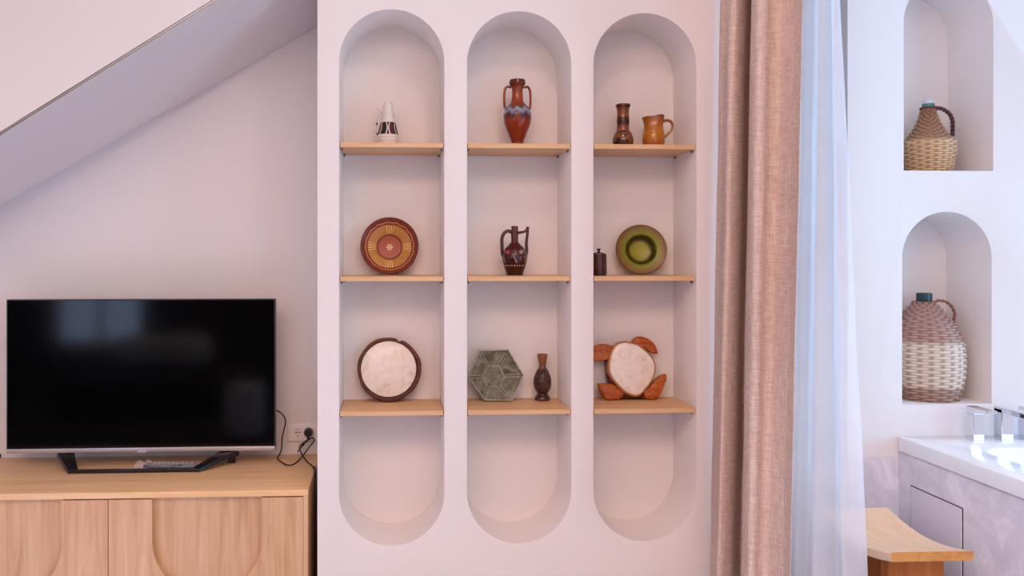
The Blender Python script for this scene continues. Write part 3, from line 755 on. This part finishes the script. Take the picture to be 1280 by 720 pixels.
# ------------------------------------------------------------------ socket and cables
sl, sr = P(360, 528.7, YW), P(396, 550.8, YW)
wid = 38*S(378, YW)
so = thing('power_socket', 'white double wall socket beside the television, one outlet taken by a plug', 'socket', (sl.x, YW, (sl.z+sr.z)/2))
hh = (sl.z-sr.z)/2
finish('faceplate', boxm((0, -.009, -hh), (wid, -.0005, hh), .003), WHITEPL, so, 30)
s = S(378, YW); xs1, xs2 = (373-360)*s, (386-360)*s
for xx in (xs1, xs2):
    b = bmesh.new(); q = .0155
    for lo, hi in (((xx-q, -.0115, -q), (xx-q+.002, -.008, q)), ((xx+q-.002, -.0115, -q), (xx+q, -.008, q)), ((xx-q+.002, -.0115, -q), (xx+q-.002, -.008, -q+.002)), ((xx-q+.002, -.0115, q-.002), (xx+q-.002, -.008, q))): box(b, lo, hi)
    fr = finish('outlet', b, WHITEPL, so)
    if xx == xs1:
        b = bmesh.new()
        for dx, dz, rr in ((-.008, 0, .0026), (.008, 0, .0026), (0, 0, .0022), (0, -.012, .0022), (0, .011, .002)):
            tube(b, [(xx+dx, -.0097, dz), (xx+dx, -.007, dz)], rr, 12, 0)
        finish('pin_holes', b, BLACK, fr)
wp = lambda x, y, yy: tuple(P(x, y, yy))
# plug + television cord: one thing
cd = thing('mains_cable', 'thin black television cord with a plug in the wall socket', 'cord', (0, 0, 0))
pc = P(386, 539.5, YW-.01)
b = bmesh.new(); rings = []
for r, y in ((.0145, YW-.0095), (.0165, YW-.014), (.0165, YW-.030), (.012, YW-.042), (.004, YW-.043)):
    rings.append([(pc.x+r*math.cos(a), y, pc.z+r*math.sin(a)) for a in (2*PI*k/24 for k in range(24))])
rings_mesh(b, rings, True, True, True); tube(b, [(pc.x, YW-.034, pc.z-.008), (pc.x+.001, YW-.034, pc.z-.026)], .005, 10, 0)
finish('plug', b, BLACK, cd, 40)
zc_ = ZT+.003
def onboard(px, py): q = PZ(px, py, zc_); q.y = min(q.y, YW-.010); return tuple(q)
path = [wp(340, 512, YT+.05), wp(347, 513.5, .40), wp(354, 519, .41), wp(357, 527, .42), wp(355, 537, .42), wp(352.5, 548, .42), wp(352, 560, .42), wp(350, 567, .40), onboard(347, 573), onboard(353, 578.5), onboard(361, 581.5), onboard(370, 578.5), wp(379, 569, .40), wp(386, 560, .41), wp(392, 552, .42), wp(392.5, 548.5, .43), wp(389, 547.5, .435), wp(384, 551.5, .435), wp(378, 558, .43), wp(372, 564.5, .43), wp(376, 560, .44), wp(380, 553, .445), tuple((pc.x+.001, YW-.034, pc.z-.024))]
b = bmesh.new(); tube(b, path, .0024, 10, 8); finish('cable', b, CABLE, cd, 60)
b = bmesh.new(); tube(b, [wp(381, 552, .43), wp(375, 557, .425), wp(375, 562, .42), wp(378, 569, .41), onboard(384, 577), onboard(390, 582), wp(393.4, 586, .24), wp(394.2, 597, .17), wp(394.4, 640, .15), wp(394.6, 700, .15), wp(394.6, 790, .15)], lambda u: .0024 if u < .55 else .0042, 10, 8)
tag(finish('extension_cable', b, CABLE, None, 60), 'black cable dropping over the sideboard end beside the niche wall', 'cable')
b = bmesh.new(); tube(b, [onboard(3-9, 571-.6), onboard(-2, 571), onboard(1.5, 571)], lambda u: .008, 12, 4)
o = finish('cable_end', b, CABLE, None, 60); o.location.z += .0055
tag(o, 'black cable end lying on the sideboard at the photo edge', 'cable')

# ------------------------------------------------------------------ curtains
def ratio_x(px, y):
    u = (px-CX)/F; return (y+D)*(u*ct+st)/(ct-u*st)
def curtain(name, ctrl, mat, thick, ztop=2.74, zbot=.02, nz=60, per=7, wob=.0):
    base = catmull([Vector((a, b_, y)) for a, b_, y in ctrl], per)
    bm = bmesh.new(); rings = []
    zt = H+.318*2.2; zb = H-.402*2.2
    for i in range(nz+1):
        z = ztop+(zbot-ztop)*i/nz; q = (zt-z)/(zt-zb); q = max(-.45, min(1.18, q))
        ring = []
        for k, p in enumerate(base):
            px = p.x+(p.y-p.x)*q; y = p.z - .03*max(0, q)*(-p.z/.5)
            px += wob*math.sin(z*9+k*.37)+wob*.6*math.sin(z*21+k*.21)
            x = ratio_x(px, y); ring.append((x, y, z))
        rings.append(ring)
    rings_mesh(bm, rings, False)
    o = finish(name, bm, mat, None, 80)
    if thick:
        md = o.modifiers.new('thickness', 'SOLIDIFY'); md.thickness = thick; md.offset = 0
    return o
o = curtain('linen_curtain', [(900, 889, -.015), (908, 890.5, -.06), (915, 896.5, -.15), (911, 896, -.20), (919, 899.5, -.225), (930, 914, -.20), (939, 925, -.14), (941, 928, -.20), (939.5, 927, -.29), (946, 934, -.355), (957, 942, -.365), (966, 950, -.345), (978, 960, -.35), (993, 975, -.40), (1002, 985.5, -.445), (1003.5, 987, -.47), (1000, 983, -.44), (985, 970, -.36), (965, 952, -.29)], LINEN, .0016, wob=.25)
tag(o, 'heavy dusty pink linen curtain hanging in folds beside the arched niches', 'curtain')
o = curtain('sheer_curtain', [(962, 955, -.06), (990, 980, -.12), (975, 968, -.22), (1000, 986, -.29), (996, 984, -.35), (1006, 994, -.385), (1018, 1008, -.385), (1023, 1012, -.42), (1024, 1016, -.455), (1032, 1032, -.46), (1040, 1046, -.455), (1041, 1050, -.48), (1041, 1053, -.515), (1045, 1066, -.525), (1048, 1080, -.535), (1049.5, 1087, -.55)], SHEER, 0, nz=90, wob=.5)
tag(o, 'thin white sheer curtain hanging between linen curtain and bath area', 'curtain')

# ------------------------------------------------------------------ bath, faucet, stool
tc = P(1121.5, 545, YB); XT, ZTUB = tc.x, tc.z; RT = 17.5*S(1121, YB)
YE = -1.9; XE = 2.75
bt = thing('bathtub', 'built-in bath with a white rim and grey cement side panel under the wall niches', 'bathtub', (XT, YB, 0))
lx = lambda x: x-XT
ly = lambda y: y-YB
g = .0015
bm = bmesh.new()
oz = ZTUB; inx0, inx1, iny0, iny1 = XT+.13, XE-.15, YE+.15, YB-.17
def rrect(x0, x1, y0, y1, r, n=8):
    out = []
    for cx, cy, a0 in ((x1-r, y1-r, 0), (x0+r, y1-r, PI/2), (x0+r, y0+r, PI), (x1-r, y0+r, 3*PI/2)):
        out += [(cx+r*math.cos(a0+PI/2*k/n), cy+r*math.sin(a0+PI/2*k/n)) for k in range(n+1)]
    return out
e = .004
R0 = lambda d, z: [(lx(x), ly(y), z) for x, y in rrect(XT+d, XE-d, YE+d, YB-g-d, .006)]
R_ = lambda d, z: [(lx(x), ly(y), z) for x, y in rrect(inx0+d, inx1-d, iny0+d, iny1-d, .07)]
rings_mesh(bm, [R0(.02, oz-RT), R0(0, oz-RT), R0(0, oz-e), R0(e*.3, oz-e*.3), R0(e, oz), R_(-.006, oz), R_(0, oz-.004), R_(.006, oz-.012), R_(.05, oz-.38), R_(.10, oz-.43), R_(.3, oz-.44)], True, False, True)
finish('tub_shell', bm, ACRYL, bt, 35)
XP = XT+.004
finish('side_panel', boxm((lx(XP), ly(YE+.01), 0), (lx(XP+.03), ly(YB-g), ZTUB-RT-.001)), CONC, bt)
finish('end_panel', boxm((lx(XP+.03), ly(YE+.01), 0), (lx(XE), ly(YE+.04), ZTUB-RT-.001)), CONC, bt)
h0, h1 = PX(1139.5, 608, XP), PX(1203, 633.5, XP); hb = PX(1175, 716, XP)
b = boxm((lx(XP)-.0035, ly(h1.y), hb.z), (lx(XP)+.002, ly(h0.y), h0.z), .0008, 1)
finish('access_hatch', b, flat('hatch_paint', rgb('DAD4E0'), .5), bt)['label'] = 'smooth pale access hatch'
b = bmesh.new(); gg = .0035
for lo, hi in (((h1.y-gg, hb.z-gg), (h1.y, h0.z+gg)), ((h0.y, hb.z-gg), (h0.y+gg, h0.z+gg)), ((h1.y, h0.z), (h0.y, h0.z+gg)), ((h1.y, hb.z-gg), (h0.y, hb.z))):
    box(b, (lx(XP)-.0012, ly(lo[0]), lo[1]), (lx(XP)+.002, ly(hi[0]), hi[1]))
finish('hatch_gap', b, flat('gap_dark', (.05, .045, .05), .8), bt)
# grey cement lower wall beside the bath
dz = P(1100, 571, YB).z
struct(finish('trim_1', boxm((XB+.001, YB-.003, 0), (XP-.0005, YB-.0002, dz)), CONC))
# faucet
def deck(px, py): return PZ(px, py, ZTUB)
a = deck(1219, 551.5); fr = thing('faucet', 'square chrome bath mixer with lever and flat spout on the tub deck', 'faucet', (a.x, a.y, ZTUB))
sx = S(1219, a.y)
def post(px0, px1, pyt, nm, yoff=0.0, dep=.034):
    x0 = P(px0, 530, a.y+yoff).x-a.x; x1 = P(px1, 530, a.y+yoff).x-a.x; zt = P(px0, pyt, a.y+yoff).z-ZTUB
    finish(nm, boxm((x0, yoff, .0003), (x1, yoff+dep, zt), .001, 1), CHROME, fr, 30); return x0, x1, zt
x0, x1, zt = post(1217, 1230.5, 519, 'handle_post')
finish('collar', boxm((x0-.001, -.001, zt+.0005), (x1+.001, .035, zt+.003)), CHROME, fr)
finish('lever', boxm((x0, -.055, zt+.016), (x1, .035, zt+.0235), .001, 1), CHROME, fr, 30)
finish('lever_block', boxm((x0+.001, .0, zt+.003), (x1-.001, .034, zt+.0165)), CHROME, fr)
x0, x1, zt = post(1252.5, 1267, 512, 'spout_post')
finish('spout', boxm((x0, -.19, zt-.012), (x1, .035, zt+.004), .0015, 1), CHROME, fr, 30)
x0, x1, zt = post(1283, 1297, 519, 'handle_post')
finish('lever', boxm((x0, -.055, zt+.016), (x1, .035, zt+.0235), .001, 1), CHROME, fr, 30)
finish('lever_block', boxm((x0+.001, .0, zt), (x1-.001, .034, zt+.0165)), CHROME, fr)
# stool
sx0, sx1, sy0, sy1 = 1.342, 1.572, -.456, -.086
stl = thing('stool', 'low wooden stool with a saddle-curved seat beside the bath', 'stool', ((sx0+sx1)/2, (sy0+sy1)/2, 0))
hx, hy = (sx1-sx0)/2, (sy1-sy0)/2
bm = bmesh.new(); rings = []; n = 28; th = .026
for i in range(n+1):
    q = -1+2*i/n; zt = .45-.030*(1-abs(q)**1.8); y = hy*q
    b_ = .003
    rings.append([(-hx, y, zt-th+b_), (-hx+b_, y, zt-th), (hx-b_, y, zt-th), (hx, y, zt-th+b_), (hx, y, zt-b_), (hx-b_, y, zt), (-hx+b_, y, zt), (-hx, y, zt-b_)])
rings_mesh(bm, rings, True, True, True); bm.normal_update()
for f in bm.faces:
    if len(f.verts) == 8: f.material_index = 1
finish('seat', bm, [TEAK_T, wood('stool_end_grain', [rgb('B87A3C'), rgb('D39A58'), rgb('DEA868')], 1, .8, .45, False)], stl, 30)
for sg in (-1, 1):
    b = bmesh.new(); y0 = sg*(hy-.118); y1 = sg*(hy-.085); k = .012
    yt = (sg*(hy-.118)); zt0 = .45-.030*(1-abs(yt/hy)**1.8)-th+.002
    rings = []
    for z, gx, gy in ((0, .012, .018), (.22, .002, .004), (zt0, -.006, 0)):
        xa, xb = -hx+.042-gx, hx-.018+gx
        rings.append([(xa, y0+sg*gy, z), (xb, y0+sg*gy, z), (xb, y1+sg*gy, z), (xa, y1+sg*gy, z)])
    rings_mesh(b, rings, True, True, True); finish('leg', b, TEAK_L, stl, 30)
b = boxm((-.02, -(hy-.119), .12), (.02, (hy-.119), .15), .002); finish('stretcher', b, TEAK_L, stl, 30)

# ------------------------------------------------------------------ bed behind the viewer, mirrored faintly by the television
bd = thing('bed', 'low white bed mirrored faintly in the dark television screen', 'bed', (-1.75, -3.35, .012))
finish('mattress', boxm((-.75, -.55, .10), (.75, .50, .30), .05, 4), flat('charcoal_bedcover', (.03, .03, .035), .9, .1), bd, 40)
finish('base', boxm((-.73, -.53, 0), (.73, .48, .10), .01), DARKREFL, bd)
for x0 in (-.36, .02):
    b = bmesh.new(); bmesh.ops.create_uvsphere(b, u_segments=24, v_segments=14, radius=1)
    for v_ in b.verts: v_.co = Vector((x0+.22*math.copysign(abs(v_.co.x)**.6, v_.co.x), -.28+.09*v_.co.y, .435+.13*math.copysign(abs(v_.co.z)**.6, v_.co.z)))
    finish('pillow', b, WHITEFAB, bd, 60)
pf = thing('pouf', 'pale pouf mirrored faintly near the lower corner of the television screen', 'pouf', (-.95, -2.05, .0125))
finish('cushion', lathe(bmesh.new(), smooth_prof([(.10, .06), (.125, .09), (.13, .2), (.125, .36), (.09, .40), (.001, .405)]), 40, True, True), WHITEFAB, pf, 50)
finish('base_ring', lathe(bmesh.new(), [(.09, 0), (.10, .01), (.10, .06)], 32, True, True), BLACK, pf, 50)
rg = finish('dark_reflection_sheet', boxm((-3.5, -3.95, .0005), (.1, -1.75, .012), .004), DARKREFL)  # added dark sheet, blacks out the floor in the screen reflection
tag(rg, 'unseen dark sheet added to keep the television reflection black', 'dark_reflection_sheet')

# ------------------------------------------------------------------ light
def area(name, loc_, rot, sx_, sy_, energy, color):
    l = bpy.data.lights.new(name, 'AREA'); l.shape = 'RECTANGLE'; l.size = sx_; l.size_y = sy_; l.energy = energy; l.color = color
    o = bpy.data.objects.new(name, l); C.objects.link(o); o.location = loc_; o.rotation_euler = rot; return o
area('daylight_rear_window', (1.95, -4.12, .95), (math.radians(90), 0, 0), 1.5, 1.6, 4, (.55, .72, 1.0))
area('daylight_side_window', (3.52, -2.45, .85), (math.radians(90), 0, math.radians(90)), 1.5, 1.3, 49, (.30, .74, 1.0))
area('daylight_bath_window', (3.52, -.60, 1.45), (math.radians(90), 0, math.radians(90)), .6, 1.6, 32, (.38, .64, 1.0))
area('daylight_left_window', (-2.57, -4.14, 1.17), (math.radians(90), 0, 0), .78, 1.46, 14, (.50, .66, 1.0))
def lamp(name, loc_, energy, color, r=.06):
    l = bpy.data.lights.new(name, 'POINT'); l.energy = energy; l.color = color; l.shadow_soft_size = r
    o = bpy.data.objects.new(name, l); C.objects.link(o); o.location = loc_; return o
area('warm_fill_overhead', (-.3, -3.1, 2.78), (0, 0, 0), 2.6, 1.5, 82, (1.0, .68, .51))  # added broad warm fill, lifts the shade in niches and recess
lamp('ceiling_lamp', (.42, -1.15, 2.70), 10.5, (1.0, .72, .60))
l = bpy.data.lights.new('bath_fill_spot', 'SPOT'); l.energy = 125; l.color = (.70, .80, 1); l.spot_size = math.radians(38); l.spot_blend = .6; l.shadow_soft_size = .08  # added cool fill spot for stool, tub deck and side panel
o = bpy.data.objects.new('bath_fill_spot', l); C.objects.link(o); o.location = (.45, -1.9, 2.7)
o.rotation_euler = (Vector((1.68, -.75, .25))-o.location).to_track_quat('-Z', 'Y').to_euler()

l = bpy.data.lights.new('floor_bounce_fill', 'SPOT'); l.energy = 640; l.color = (.62, .66, 1.0); l.spot_size = math.radians(30); l.spot_blend = .4; l.shadow_soft_size = .05  # added spot, bounces lavender light off the floor onto the soffit
o = bpy.data.objects.new('floor_bounce_fill', l); C.objects.link(o); o.location = (-1.0, -1.1, 2.75)
o.rotation_euler = (Vector((-1.0, -.82, 0))-o.location).to_track_quat('-Z', 'Y').to_euler()
wd = bpy.data.worlds.new('sky'); bpy.context.scene.world = wd; wd.use_nodes = True
wd.node_tree.nodes['Background'].inputs[0].default_value = (.66, .66, 1, 1); wd.node_tree.nodes['Background'].inputs[1].default_value = .8

# ------------------------------------------------------------------ camera
cd_ = bpy.data.cameras.new('camera'); co = bpy.data.objects.new('camera', cd_); C.objects.link(co)
co.location = (0, -D, H); co.rotation_euler = (math.radians(90), 0, -TH)
cd_.sensor_width = 36; cd_.lens = 36*F/1280; cd_.clip_start = .02
cd_.shift_x = (640-CX)/1280; cd_.shift_y = (CY-360)/1280
sc = bpy.context.scene; sc.camera = co
sc.view_settings.view_transform = 'Standard'; sc.view_settings.look = 'None'; sc.view_settings.exposure = 0; sc.view_settings.gamma = 1
sc.view_settings.use_curve_mapping = False
